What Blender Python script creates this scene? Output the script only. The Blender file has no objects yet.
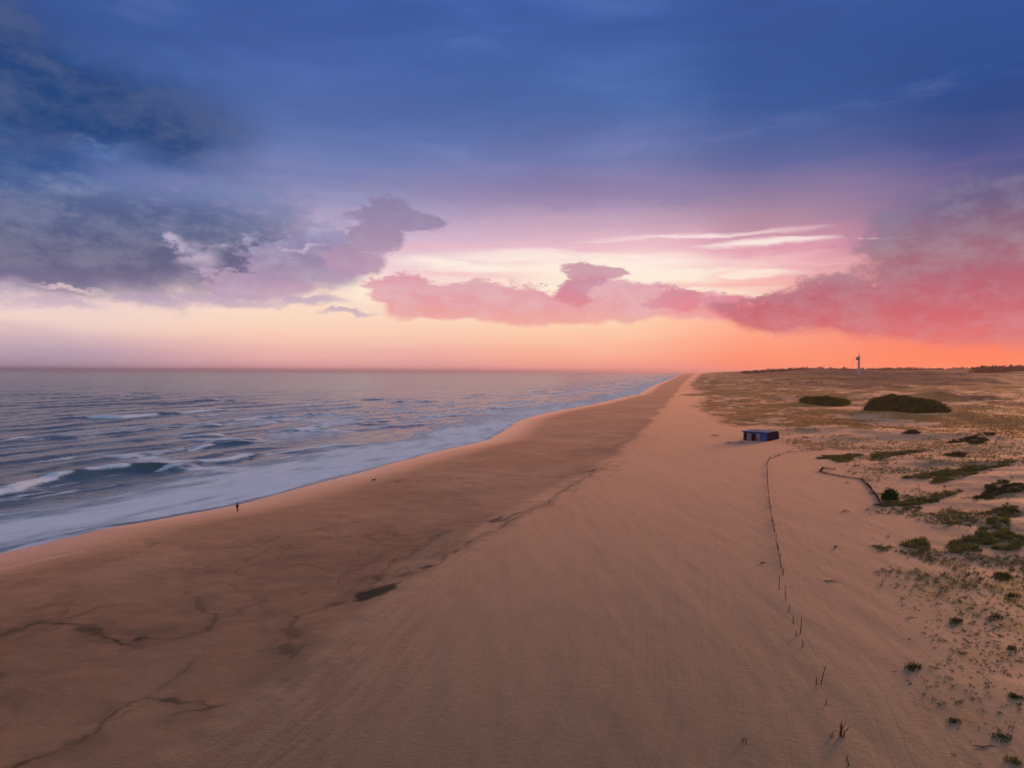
import bpy, math, random
import numpy as np
from mathutils import Vector, Matrix
random.seed(7); rng = np.random.RandomState(7)
R = math.radians
scene = bpy.context.scene
COL = scene.collection

# ------------------------------------------------------------------ camera
CAMH = 28.0; FPX = 683.0; HORY = 371.5; ROLL = R(-0.26)
cam_d = bpy.data.cameras.new('camera'); cam = bpy.data.objects.new('camera', cam_d); COL.objects.link(cam)
cam_d.sensor_width = 36; cam_d.lens = 24.0; cam_d.clip_start = 0.5; cam_d.clip_end = 90000
PITCH = math.atan((384-HORY)/FPX)
CM = Matrix.Translation((0,0,CAMH)) @ Matrix.Rotation(math.pi/2-PITCH, 4, 'X') @ Matrix.Rotation(ROLL*-1, 4, 'Z')
cam.matrix_world = CM
scene.camera = cam
scene.render.resolution_x = 1024; scene.render.resolution_y = 768
vs = scene.view_settings
vs.view_transform = 'Standard'; vs.look = 'None'; vs.exposure = 0.0; vs.gamma = 1.0
scene.cycles.volume_bounces = 0
scene.cycles.max_bounces = 3; scene.cycles.diffuse_bounces = 2; scene.cycles.glossy_bounces = 1

def ray(px, py):
    d = CM.to_3x3() @ Vector(((px-512)/FPX, -(py-384)/FPX, -1)); d.normalize(); return d
def plane(px, py, z):
    d = ray(px, py); t = (z-CAMH)/d.z; return d.x*t, d.y*t
def azel(px, py):
    d = ray(px, py); return math.degrees(math.atan2(d.x, d.y)), math.degrees(math.asin(d.z))
def lin(c):
    return [((v/255.)/12.92 if v/255. <= 0.04045 else ((v/255.+0.055)/1.055)**2.4) for v in c[:3]]

# ------------------------------------------------------------------ node helper
class G:
    def __init__(s, tree): s.t = tree; s.n = tree.nodes; s.l = tree.links
    def new(s, typ, **kw):
        nd = s.n.new(typ)
        for k, v in kw.items(): setattr(nd, k, v)
        return nd
    def inp(s, sock, v):
        if isinstance(v, bpy.types.NodeSocket): s.l.new(v, sock)
        elif v is not None:
            try: sock.default_value = v
            except Exception: sock.default_value = (*v, 1.0)
    def m(s, op, a, b=None, c=None, clamp=False):
        nd = s.new('ShaderNodeMath', operation=op, use_clamp=clamp)
        for i, v in enumerate((a, b, c)):
            if v is not None: s.inp(nd.inputs[i], v)
        return nd.outputs[0]
    def add(s, a, b): return s.m('ADD', a, b)
    def mul(s, a, b): return s.m('MULTIPLY', a, b)
    def sub(s, a, b): return s.m('SUBTRACT', a, b)
    def mx(s, a, b): return s.m('MAXIMUM', a, b)
    def ss(s, v, lo, hi, a=0.0, b=1.0):
        nd = s.new('ShaderNodeMapRange', interpolation_type='SMOOTHSTEP')
        s.inp(nd.inputs[0], v)
        for i, x in enumerate((lo, hi, a, b)): s.inp(nd.inputs[i+1], x)
        return nd.outputs[0]
    def mix(s, f, a, b, blend='MIX'):
        nd = s.new('ShaderNodeMix', data_type='RGBA', blend_type=blend)
        s.inp(nd.inputs[0], f); s.inp(nd.inputs[6], a if isinstance(a, bpy.types.NodeSocket) else (*a[:3], 1)); s.inp(nd.inputs[7], b if isinstance(b, bpy.types.NodeSocket) else (*b[:3], 1))
        return nd.outputs[2]
    def ramp(s, f, stops, smooth=True):
        nd = s.new('ShaderNodeValToRGB'); cr = nd.color_ramp; cr.interpolation = 'EASE' if smooth == 2 else 'LINEAR'
        while len(cr.elements) < len(stops): cr.elements.new(0.5)
        for e, (p, c) in zip(cr.elements, stops):
            e.position = p; e.color = (*c[:3], 1)
        s.inp(nd.inputs[0], f); return nd.outputs[0]
    def noise(s, vec, scale, detail=4, rough=0.5, dist=0.0, out=0):
        nd = s.new('ShaderNodeTexNoise', noise_dimensions='3D')
        s.l.new(vec, nd.inputs['Vector']); nd.inputs['Scale'].default_value = scale
        nd.inputs['Detail'].default_value = detail; nd.inputs['Roughness'].default_value = rough; nd.inputs['Distortion'].default_value = dist
        return nd.outputs[out]
    def vmul(s, v, k):
        nd = s.new('ShaderNodeVectorMath', operation='MULTIPLY'); s.l.new(v, nd.inputs[0]); nd.inputs[1].default_value = k; return nd.outputs[0]
    def xyz(s, v):
        nd = s.new('ShaderNodeSeparateXYZ'); s.l.new(v, nd.inputs[0]); return nd.outputs
    def comb(s, x, y, z):
        nd = s.new('ShaderNodeCombineXYZ')
        for i, v in enumerate((x, y, z)): s.inp(nd.inputs[i], v)
        return nd.outputs[0]

# ------------------------------------------------------------------ world: dusk sky with clouds, laid out by compass direction and elevation
AMB_OVER = (0.140, 0.235, 0.385)     # unseen cloud deck overhead and behind, coloured to light ground and foam
world = bpy.data.worlds.new('World'); scene.world = world; world.use_nodes = True
def build_sky():
    g = G(world.node_tree); g.n.clear()
    out = g.new('ShaderNodeOutputWorld'); bg = g.new('ShaderNodeBackground'); g.l.new(bg.outputs[0], out.inputs[0])
    tc = g.new('ShaderNodeTexCoord'); d = tc.outputs['Generated']
    x, y, z = g.xyz(d)
    az = g.mul(g.m('ARCTAN2', x, y), 57.29578); el = g.mul(g.m('ARCSINE', z), 57.29578)
    # turbulence used to break up every cloud edge
    q = g.vmul(d, (1, 1, 2.0))
    n1 = g.sub(g.noise(q, 7.0, 6, 0.58, 0.3), 0.5)
    n2 = g.sub(g.noise(q, 22.0, 9, 0.68, 0.15), 0.5)
    n3 = g.sub(g.noise(g.vmul(d, (1, 1, 9.0)), 6.0, 5, 0.55, 0.4), 0.5)
    n4 = g.sub(g.noise(g.vmul(d, (1, 1, 2.0)), 3.0, 3, 0.5), 0.5)
    waz = g.add(az, g.add(g.mul(n1, 5.0), g.mul(n2, 3.6)))
    wel = g.add(el, g.add(g.mul(g.sub(g.noise(q, 9.0, 5, 0.55), 0.5), 3.0), g.mul(n2, -2.2)))
    E0 = 60.0
    def col(xp, pts):
        st = []
        for py, c in pts:
            e = azel(xp, py)[1]; st.append((max(0, min(1, (e+1.5)/E0)), lin(c)))
        st.append((1.0, lin((92, 98, 128))))
        return st
    bel = g.m('DIVIDE', g.add(g.add(el, g.add(g.mul(n3, 1.2), g.mul(n4, 1.1))), 1.5), E0)
    c0 = g.ramp(bel, col(30, [(371,(166,141,160)),(352,(188,163,180)),(336,(214,181,188)),(320,(244,213,203)),(298,(240,212,210)),(270,(190,172,200)),(220,(128,132,180)),(170,(96,115,172)),(110,(78,108,168)),(60,(66,98,162)),(5,(56,86,150))]))
    c1 = g.ramp(bel, col(330, [(371,(226,160,162)),(355,(240,178,172)),(335,(252,205,182)),(315,(254,220,195)),(290,(252,222,208)),(262,(238,204,214)),(235,(206,182,208)),(205,(160,154,192)),(170,(118,130,180)),(120,(88,114,176)),(60,(76,104,172)),(5,(66,96,166))]))
    c2 = g.ramp(bel, col(600, [(371,(244,158,150)),(360,(253,172,148)),(340,(255,196,165)),(322,(255,215,180)),(290,(255,228,208)),(265,(254,222,214)),(245,(236,190,202)),(222,(206,170,192)),(195,(162,148,184)),(160,(116,124,176)),(110,(80,110,172)),(60,(72,104,170)),(5,(66,96,168))]))
    c3 = g.ramp(bel, col(760, [(371,(252,140,112)),(360,(255,146,112)),(345,(255,158,126)),(325,(255,172,142)),(300,(250,182,166)),(275,(248,186,184)),(250,(226,156,176)),(225,(184,142,162)),(200,(148,128,156)),(165,(94,106,160)),(110,(60,92,154)),(60,(58,88,152)),(5,(60,90,158))]))
    c4 = g.ramp(bel, col(1000, [(371,(250,126,88)),(355,(252,130,94)),(340,(246,124,104)),(320,(226,118,118)),(290,(205,118,132)),(255,(176,112,134)),(225,(138,104,136)),(195,(98,92,138)),(150,(64,82,142)),(100,(40,74,138)),(50,(44,80,146)),(5,(52,86,156))]))
    azs = [azel(p, 300)[0] for p in (30, 330, 600, 760, 1000)]
    naz = g.add(az, g.mul(n4, 12.0))
    c = g.mix(g.ss(naz, azs[0], azs[1]), c0, c1)
    c = g.mix(g.ss(naz, azs[1], azs[2]), c, c2)
    c = g.mix(g.ss(naz, azs[2], azs[3]), c, c3)
    c = g.mix(g.ss(naz, azs[3], azs[4]), c, c4)
    lay = g.noise(g.vmul(d, (1.0, 1.0, 5.0)), 3.2, 7, 0.6, 0.6)
    lf = g.mul(g.ss(el, 9.0, 17.0), g.ss(lay, .38, .66, 0.0, .22))
    c = g.mix(lf, c, g.mix(g.ss(el, 12.0, 24.0), lin((112, 100, 140)), lin((44, 66, 116))))
    lf2 = g.mul(g.ss(el, 11.0, 17.0), g.ss(lay, .47, .30, 0.0, .22))
    c = g.mix(lf2, c, g.mix(g.ss(el, 12.0, 24.0), lin((170, 150, 186)), lin((104, 130, 186))))
    def ell(lst, a=waz, e=wel):
        o = None
        for (px, py, rx, ry) in lst:
            a0, e0 = azel(px, py); a1 = azel(px+rx, py)[0]-azel(px-rx, py)[0]; e1 = azel(px, py-ry)[1]-azel(px, py+ry)[1]
            u = g.m('MULTIPLY_ADD', a, 2/a1, -a0*2/a1); v = g.m('MULTIPLY_ADD', e, 2/e1, -e0*2/e1)
            r = g.sub(1.0, g.m('SQRT', g.m('ADD', g.mul(u, u), g.mul(v, v))))
            o = r if o is None else g.mx(o, r)
        return o
    def layer(c, lst, lo, hi, k1, k2, pal, opac=1.0, a=waz, e=wel, shade=0.0):
        f = ell(lst, a, e)
        f = g.add(f, g.add(g.mul(n1, k1), g.mul(n2, k2)))
        al = g.mul(g.ss(f, lo, hi), opac)
        ee = [(azel(px_, py)[1], cc) for px_, py, cc in pal]
        ee.sort(key=lambda t: t[0]); emin, emax = ee[0][0]-0.5, ee[-1][0]+0.5
        cr = g.ramp(g.m('DIVIDE', g.sub(g.add(el, g.add(g.mul(n1, 3.0), g.mul(n2, 2.5))), emin), emax-emin), [((t-emin)/(emax-emin), lin(cc)) for t, cc in ee])
        if shade:
            cr = g.mix(g.ss(g.add(n2, g.mul(n1, .7)), -.15, .22, 0.0, shade), cr, (1, .88, .86), 'SCREEN')
        return g.mix(al, c, cr)
    mela = g.add(az, g.mul(n3, 14.0)); mel = g.add(el, g.add(g.mul(n3, 1.6), g.mul(n2, .5)))
    # cream breaks in the cloud sheet, drawn out along the horizon
    c = layer(c, [(610,270,170,16),(640,296,150,12),(690,237,95,4),(760,243,60,4),(560,255,130,6),(660,272,100,8),(600,262,60,6),(640,280,120,8),(540,290,60,10),(760,272,60,4),(745,296,26,6),(500,268,70,7),(440,262,60,8),(360,290,60,16),(880,238,30,2)], -.3, .75, 0.5, 0.5, [(600,300,(255,238,212)),(600,250,(255,242,232)),(600,230,(250,218,222))], .85, mela, mel)
    # rosy veils
    c = layer(c, [(640,252,200,5),(780,262,140,9),(700,285,80,5),(480,275,110,6),(430,248,90,8)], -.2, .9, 0.7, 0.5, [(600,300,(248,176,176)),(600,240,(232,180,198))], .42, mela, mel)
    # mauve wedge above the break
    c = layer(c, [(560,190,280,28),(820,190,200,36)], -.2, 1.1, 1.0, .3, [(600,240,(170,134,166)),(600,150,(104,106,160))], .55, mela, mel)
    # left-hand masses
    c = layer(c, [(100,232,290,70),(250,258,125,44),(30,260,150,42)], -.2, .45, 1.3, .9, [(60,300,(126,114,146)),(60,272,(100,96,130)),(60,240,(84,90,126)),(60,200,(84,100,144)),(60,170,(84,112,164))], .95, shade=.10)
    c = layer(c, [(60,104,190,66),(150,128,80,46),(5,60,90,60),(20,150,90,30)], -.4, .6, 1.4, .7, [(60,165,(50,84,140)),(60,130,(28,66,120)),(60,60,(36,68,122))], .92, shade=.05)
    c = layer(c, [(97,150,26,8)], -.5, 1.0, .9, .8, [(60,165,(92,124,178)),(60,130,(104,132,184))], .6)
    c = layer(c, [(305,262,62,30),(262,282,60,18),(330,240,24,10)], -.18, .22, 1.1, 1.0, [(300,300,(196,160,184)),(300,262,(158,138,172)),(300,235,(150,144,184))], .88, shade=.18)
    c = layer(c, [(378,212,30,22),(408,222,38,11),(372,238,30,20),(350,262,34,14)], -.16, .16, .9, 1.0, [(380,270,(184,148,176)),(380,240,(160,138,168)),(380,205,(138,126,164))], .92, shade=.10)
    c = layer(c, [(50,303,70,9),(150,300,60,8),(230,300,90,10),(300,302,60,7),(345,314,40,4)], -.1, .6, 1.3, .8, [(60,315,(208,180,196)),(60,290,(182,160,188))], .72)
    c = layer(c, [(196,258,24,10),(180,246,12,5)], -.5, .9, .7, 1.6, [(60,270,(236,208,220)),(60,240,(214,196,222))], .6)
    c = layer(c, [(300,247,34,4),(60,287,70,4)], 0.0, .9, 1.2, 1.0, [(60,290,(246,216,212)),(60,240,(214,190,214))], .6)
    # pink cumulus band
    c = layer(c, [(398,287,34,12),(450,302,80,17),(520,304,70,20),(580,300,60,24),(640,302,56,20),(700,304,56,18),(770,308,60,12)], -.14, .2, .9, 1.05, [(560,325,(240,158,152)),(560,305,(226,146,158)),(560,280,(216,144,164))], .86, shade=.18)
    c = layer(c, [(586,274,30,14),(570,286,34,14),(612,272,22,8),(680,300,26,14),(725,304,26,13)], -.1, .25, .9, 1.0, [(560,310,(228,134,146)),(560,285,(200,132,156)),(560,265,(188,126,154))], .8, shade=.10)
    # right-hand mass
    c = layer(c, [(1010,215,90,44),(960,255,110,42),(1010,290,150,50),(880,300,120,26),(800,312,90,20),(930,315,160,26)], -.18, .34, 1.0, 1.0, [(940,352,(232,114,104)),(940,325,(210,102,110)),(940,298,(190,96,112)),(940,268,(166,104,122)),(940,240,(146,106,126)),(940,205,(108,94,132)),(940,170,(82,84,134))], .95, shade=.11)
    # unseen cloud deck overhead and behind the viewer, tinted to steer the ambient light
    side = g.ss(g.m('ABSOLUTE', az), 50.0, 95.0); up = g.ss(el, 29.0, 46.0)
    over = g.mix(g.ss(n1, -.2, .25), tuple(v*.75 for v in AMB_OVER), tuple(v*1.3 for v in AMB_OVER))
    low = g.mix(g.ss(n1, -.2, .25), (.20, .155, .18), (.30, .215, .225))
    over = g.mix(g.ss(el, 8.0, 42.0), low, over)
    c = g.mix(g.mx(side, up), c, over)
    c = g.mix(g.ss(el, -1.2, -3.0), c, (0.05, 0.035, 0.03))
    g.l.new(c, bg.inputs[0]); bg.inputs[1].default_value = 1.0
build_sky()
world.cycles.sampling_method = 'MANUAL'; world.cycles.sample_map_resolution = 512

SUN_AZ, SUN_EL = 42.0, 8.0
sl = bpy.data.lights.new('sun', 'SUN'); sun = bpy.data.objects.new('sun', sl); COL.objects.link(sun)
sl.energy = 1.65; sl.angle = R(12); sl.color = (1.0, 0.49, 0.25)
sd = Vector((math.sin(R(SUN_AZ))*math.cos(R(SUN_EL)), math.cos(R(SUN_AZ))*math.cos(R(SUN_EL)), math.sin(R(SUN_EL))))
sun.rotation_euler = sd.to_track_quat('Z', 'Y').to_euler()

# ------------------------------------------------------------------ numpy noise
_T = rng.rand(256, 256).astype(np.float32)
def vnoise(x, y):
    xi = np.floor(x).astype(np.int64); yi = np.floor(y).astype(np.int64); fx = x-xi; fy = y-yi
    fx = fx*fx*fx*(fx*(fx*6-15)+10); fy = fy*fy*fy*(fy*(fy*6-15)+10)
    a = _T[xi & 255, yi & 255]; b = _T[(xi+1) & 255, yi & 255]; c = _T[xi & 255, (yi+1) & 255]; d = _T[(xi+1) & 255, (yi+1) & 255]
    return (a*(1-fx)+b*fx)*(1-fy)+(c*(1-fx)+d*fx)*fy
def fbm(x, y, s, octv=4, gain=.5, off=0.0):
    x = np.asarray(x, float)/s+off; y = np.asarray(y, float)/s+off*1.7; a = 1.0; t = 0; o = 0
    for _ in range(octv):
        o = o+a*(vnoise(x, y)-.5); t += a; a *= gain; x, y = x*1.93*0.8-y*1.93*.6+17.3, x*1.93*.6+y*1.93*.8+9.1
    return o/t*2
def sstep(v, lo, hi):
    t = np.clip((v-lo)/(hi-lo), 0, 1); return t*t*(3-2*t)

# ------------------------------------------------------------------ shore lines (world x as a function of distance y)
def line(pts, z, near_slope, far_slope):
    P = sorted([plane(a, b, z)[::-1] for a, b in pts])
    Y = np.array([p[0] for p in P]); X = np.array([p[1] for p in P])
    def f(y):
        y = np.asarray(y, float)
        r = np.interp(y, Y, X)
        r = np.where(y < Y[0], X[0]+(y-Y[0])*near_slope, r)
        return np.where(y > Y[-1], X[-1]+(y-Y[-1])*far_slope, r)
    return f
XS = line([(0,553),(50,541),(100,529),(165,518),(235,505),(330,480),(440,451),(485,441),(500,433),(520,420),(545,413),(590,405),(640,394),(655,385),(668,380)], 0.0, .33, .255)
XB = line([(150,766),(250,700),(355,612),(400,583),(450,548),(520,508),(570,480),(605,462),(640,432),(662,408),(678,390),(684,382)], 2.6, .30, .27)
XD = line([(985,768),(905,690),(925,630),(868,556),(878,510),(840,470),(790,444),(735,430),(700,412),(690,395),(688,384)], 3.6, .25, .28)

def height(X, Y, fine=True):
    X = np.asarray(X, float); Y = np.asarray(Y, float)
    xs = XS(Y); xb = np.maximum(XB(Y), xs+20); xd = np.maximum(XD(Y), xb+8)
    w = (X-xs)/(xb-xs)
    z = np.where(w < 0, np.maximum((X-xs)*.028, -5), 2.5*np.clip(w, 0, 1)**.9)
    z = z+(.035*fbm(X, Y, 9, 3, .6, 6.2)+.03*fbm(X, Y, 30, 2, .5, 1.2))*(1-sstep(np.abs(X-xs), 5, 12))
    z = z+0.35*sstep((X-xb), -4, 6)+0.5*sstep(X, xb, xd)
    # shallow runnels, cusps and scarps of the foreshore
    fore = sstep(w, .05, .3)*(1-sstep(X-xb, 0, 8))
    z = z+fore*(.30*fbm(X, Y*.5, 22, 3)+.06*fbm(X, Y, 3.5, 3))
    z = z+sstep(X-xb, 2, 12)*(.10*fbm(X, Y*.25, 9, 3)+.03*fbm(X, Y*.2, 1.6, 2))
    # dunes
    ud = X-xd
    rise = sstep(ud, 20, 140)*sstep(Y, 170, 260)*(1-sstep(Y, 700, 1200))*3.2*np.clip(fbm(X, Y*.8, 60, 4, .55, 15.5)*1.6, -.3, 1)+sstep(ud, -6, 60)*2.6+sstep(ud, 40, 220)*3.0
    hum = sstep(ud, -2, 30)
    z = z+rise+hum*(1.7*fbm(X, Y, 34, 4, .5, 3.1)+.45*fbm(X, Y, 7, 3, .5, 9.2))
    z = z+sstep(ud, 40, 200)*(3.4*fbm(X, Y, 80, 3, .5, 5.5)+sstep(Y, 300, 600)*2.0*np.abs(fbm(X, Y, 38, 3, .5, 7.5)))
    # land climbing away from the coast
    far = sstep(Y, 350, 2300)*sstep(ud, 20, 420)
    z = z+far*19.0+sstep(Y, 1200, 3500)*sstep(ud, 200, 1400)*6.0
    z = z+sstep(Y, 500, 1500)*sstep(ud, -10, 60)*(6.0+8*fbm(X, Y, 170, 4, .55, 2.2))
    return z
def at(px, py):
    d = ray(px, py); t = np.concatenate([np.arange(25, 900, .25), np.arange(900, 6000, 3)])
    X = d.x*t; Y = d.y*t; Z = CAMH+d.z*t
    k = np.nonzero(Z < height(X, Y))[0]
    i = k[0] if len(k) else len(t)-1
    return float(X[i]), float(Y[i]), float(height(X[i], Y[i]))
def H(x, y): return float(height(np.array([x]), np.array([y]))[0])
def pxm(x, y): return math.hypot(x, y)*math.cos(math.atan2(x, y))/FPX   # metres per pixel at that depth

# ------------------------------------------------------------------ mesh helpers
def link(o, parent=None):
    COL.objects.link(o)
    if parent: o.parent = parent
    return o
def mesh_np(name, V, F, mat, parent=None, smooth=False, ngon=None):
    me = bpy.data.meshes.new(name); V = np.asarray(V, np.float32); F = np.asarray(F, np.int32); n = F.shape[1]
    me.vertices.add(len(V)); me.vertices.foreach_set('co', V.ravel())
    me.loops.add(F.size); me.loops.foreach_set('vertex_index', F.ravel())
    me.polygons.add(len(F)); me.polygons.foreach_set('loop_start', np.arange(0, F.size, n, dtype=np.int32)); me.polygons.foreach_set('loop_total', np.full(len(F), n, np.int32))
    if smooth: me.polygons.foreach_set('use_smooth', np.ones(len(F), bool))
    me.update(calc_edges=True); me.validate()
    if mat: me.materials.append(mat)
    return link(bpy.data.objects.new(name, me), parent)
class MB:
    def __init__(s): s.v = []; s.f = []
    def quad_ring(s, rings, cap=True):
        n = len(rings[0]); b = len(s.v)
        for r in rings: s.v += [tuple(p) for p in r]
        for k in range(len(rings)-1):
            for i in range(n):
                j = (i+1) % n; s.f.append((b+k*n+i, b+k*n+j, b+(k+1)*n+j, b+(k+1)*n+i))
        if cap:
            s.f.append(tuple(b+i for i in range(n))[::-1]); s.f.append(tuple(b+(len(rings)-1)*n+i for i in range(n)))
        return s
    def box(s, c, d, rz=0):
        x, y, z = (v/2 for v in d); ca, sa = math.cos(rz), math.sin(rz)
        r = []
        for zz in (-z, z):
            r.append([(c[0]+px*ca-py*sa, c[1]+px*sa+py*ca, c[2]+zz) for px, py in ((-x,-y),(x,-y),(x,y),(-x,y))])
        return s.quad_ring(r)
    def tube(s, pts, rad, n=6):
        if not hasattr(rad, '__len__'): rad = [rad]*len(pts)
        rings = []
        for i, p in enumerate(pts):
            a = Vector(pts[max(i-1, 0)]); b = Vector(pts[min(i+1, len(pts)-1)]); t = (b-a).normalized()
            u = t.cross(Vector((0, 0, 1)) if abs(t.z) < .9 else Vector((1, 0, 0))).normalized(); w = t.cross(u)
            rings.append([Vector(p)+(u*math.cos(k*2*math.pi/n)+w*math.sin(k*2*math.pi/n))*rad[i] for k in range(n)])
        return s.quad_ring(rings)
    def build(s, name, mat, parent=None, smooth=False):
        me = bpy.data.meshes.new(name); me.from_pydata([tuple(v) for v in s.v], [], s.f); me.materials.append(mat)
        if smooth:
            for p in me.polygons: p.use_smooth = True
        me.update(); return link(bpy.data.objects.new(name, me), parent)
def tag(o, label=None, cat=None, group=None, kind=None):
    for k, v in (('label', label), ('category', cat), ('group', group), ('kind', kind)):
        if v: o[k] = v
    return o
def empty(name, loc, rz=0, label=None, cat=None, group=None):
    o = bpy.data.objects.new(name, None); COL.objects.link(o); o.location = loc; o.rotation_euler = (0, 0, rz); o.empty_display_size = .3
    return tag(o, label, cat, group)

def simple_mat(name, c, rough=.8, spec=.3, var=.25, scale=3.0, metal=0.0, c2=None, coord='Object', stretch=(1,1,1)):
    m = bpy.data.materials.new(name); m.use_nodes = True; g = G(m.node_tree); b = g.n['Principled BSDF']
    tc = g.new('ShaderNodeTexCoord'); v = g.vmul(tc.outputs[coord], stretch)
    n = g.noise(v, scale, 4, .6)
    c2 = c2 or tuple(x*(1-var) for x in c)
    g.l.new(g.mix(g.ss(n, .3, .7), c, c2), b.inputs['Base Color'])
    b.inputs['Roughness'].default_value = rough; b.inputs['Specular IOR Level'].default_value = spec; b.inputs['Metallic'].default_value = metal
    return m

# ------------------------------------------------------------------ polar ground sheets (finer where looked at, running out to the horizon)
def leafy(m, f=.45):
    g = G(m.node_tree); b = g.n['Principled BSDF']; c = b.inputs['Base Color'].links[0].from_socket
    t = g.new('ShaderNodeBsdfTranslucent'); g.l.new(c, t.inputs[0]); mx = g.new('ShaderNodeMixShader'); mx.inputs[0].default_value = f
    g.l.new(b.outputs[0], mx.inputs[1]); g.l.new(t.outputs[0], mx.inputs[2]); g.l.new(mx.outputs[0], g.n['Material Output'].inputs[0]); return m
def polar(rs, azs):
    A, Rr = np.meshgrid(np.radians(azs), rs)
    return np.sin(A)*Rr, np.cos(A)*Rr
def grid_faces(nr, nc, closed=False):
    i = np.arange(nr-1)[:, None]; j = np.arange(nc-1)[None, :]
    a = i*nc+j; f = np.stack([a, a+1, a+nc+1, a+nc], -1).reshape(-1, 4)[:, ::-1]
    return f
def radii(r0, r1, step, cap):
    r = [r0]
    while r[-1] < r1:
        r.append(r[-1]+max(.12, min(r[-1]**2/19000*step, r[-1]*cap)))
    return np.array(r)
fineaz = np.linspace(-40, 40, 1150)
azg = np.concatenate([np.arange(-180, -40, 2.0), fineaz, np.arange(42, 182, 2.0)])
rg = np.concatenate([[1, 4, 8, 12, 17, 22], radii(25, 22000, .75, .014)])
X, Y = polar(rg, azg); Z = height(X, Y)

def dist_poly(X, Y, pts):
    D = np.full(X.shape, 1e9)
    for (a, b) in zip(pts[:-1], pts[1:]):
        dx, dy = b[0]-a[0], b[1]-a[1]; L = dx*dx+dy*dy+1e-9
        t = np.clip(((X-a[0])*dx+(Y-a[1])*dy)/L, 0, 1); D = np.minimum(D, np.hypot(X-a[0]-t*dx, Y-a[1]-t*dy))
    return D
def inside(X, Y, poly):
    c = np.zeros(X.shape, bool); n = len(poly)
    for i in range(n):
        x1, y1 = poly[i]; x2, y2 = poly[(i+1) % n]
        k = ((y1 > Y) != (y2 > Y)); xx = (x2-x1)*(Y-y1)/((y2-y1) if abs(y2-y1) > 1e-9 else 1e-9)+x1
        c ^= (k & (X < xx))
    return c
xs = XS(Y); xb = XB(Y); xd = XD(Y)
near = (Y > 15) & (Y < 420) & (np.abs(X) < Y*.9)
WX = X+1.2*fbm(X, Y, 5, 5, .65)+.5*fbm(X, Y, 1.3, 3); WY = Y+1.1*fbm(X, Y, 5, 4, .6, 40)
def P2(l, z=2.2): return [plane(a, b, z) for a, b in l]
mark = np.zeros(X.shape)
def stroke(l, w, s, z=1.9):
    D = dist_poly(WX[near], WY[near], P2(l, z)); m = mark[near]
    wid = w*np.clip(1+2.2*fbm(X[near], Y[near], 3.5, 3, .6, 7), .22, 2.6)
    m = np.maximum(m, (.30+.25*fbm(X[near], Y[near], 6, 2, .5, 31))*s*(1-sstep(D, wid*.5, wid*6)))
    mark[near] = np.maximum(m, s*(.75+.5*fbm(X[near], Y[near], 2.2, 3, .6, 33))*(1-sstep(D, wid*.1, wid*1.5)))
stroke([(0,632),(40,618),(80,621),(110,634),(135,643),(146,636)], .55, .9)
stroke([(146,636),(170,640),(210,634),(218,622),(205,605),(180,590)], .35, .55)
stroke([(50,585),(66,592),(68,606),(55,622),(30,632)], .55, .35)
stroke([(15,768),(60,752),(95,730),(108,716),(125,702),(150,694),(178,704),(200,704),(212,710)], .45, .95, 2.3)
stroke([(100,722),(130,712),(165,686),(190,664)], .4, .55, 2.3)
stroke([(178,716),(205,712),(232,705)], .5, .8, 2.3)
stroke([(285,664),(290,640),(298,618),(320,610),(345,602)], .7, .75, 2.2)
stroke([(298,618),(330,605),(352,590),(372,576)], .35, .5, 2.2)
stroke([(174,560),(176,552),(210,565),(205,572)], .6, .3)
stroke([(130,575),(175,565),(205,545),(240,538)], .6, .22)
stroke([(240,558),(300,560),(330,575)], .6, .25)
stroke([(370,592),(380,575),(395,562),(425,545),(450,530)], .35, .7, 2.3)
stroke([(398,577),(420,573),(440,562),(470,545),(500,530),(520,519),(545,507),(560,496),(585,480),(600,466)], .40, .85, 2.4)
stroke([(345,575),(370,562),(395,548),(425,543)], .8, .4, 2.2)
stroke([(395,546),(420,538),(450,535)], .6, .35, 2.2)
stroke([(470,527),(490,528),(520,516),(540,510)], .7, .7, 2.3)
stroke([(560,478),(600,470),(612,462)], .8, .7, 2.5)
stroke([(575,450),(615,447),(640,436)], 2.0, .45, 2.3)
stroke([(600,470),(590,476),(560,488)], 1.0, .35, 2.5)
stroke([(380,520),(420,530),(480,520),(560,500)], 1.1, .2, 2.2)
stroke([(520,470),(580,458),(630,446)], 1.4, .25, 2.2)
for l in ([(0,700),(60,660),(130,655)], [(60,690),(100,700),(90,720)], [(250,590),(270,610),(262,640)], [(420,500),(470,490),(520,488)], [(300,530),(350,520),(400,518)], [(460,465),(520,455),(560,452)]):
    stroke(l, .8, .2, 2.0)
# dark damp hollows
hollow = np.zeros(X.shape)
def blob(l, s, z=2.2):
    poly = P2(l, z); m = inside(WX[near], WY[near], poly); D = dist_poly(WX[near], WY[near], poly+poly[:1])
    return np.where(m, 1, 0)*sstep(D, 0, .8)*s
pale = np.zeros(X.shape)
hollow[near] = np.maximum(blob([(355,594),(372,590),(392,587),(407,582),(400,592),(385,601),(366,606),(356,603)], 1.0), blob([(410,571),(422,567),(433,566),(430,572),(416,575)], .9))
hollow[near] = np.maximum(hollow[near], blob([(485,523),(498,518),(508,518),(502,524),(490,527)], .85))
pale[near] = blob([(366,590),(384,574),(412,556),(444,532),(468,528),(470,538),(440,556),(420,567),(398,580),(380,588)], .8)
pale[near] = np.maximum(pale[near], blob([(0,650),(40,625),(85,624),(110,640),(140,650),(150,660),(60,655),(20,690),(0,700)], .25))
mark = np.maximum(mark, hollow)
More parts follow.
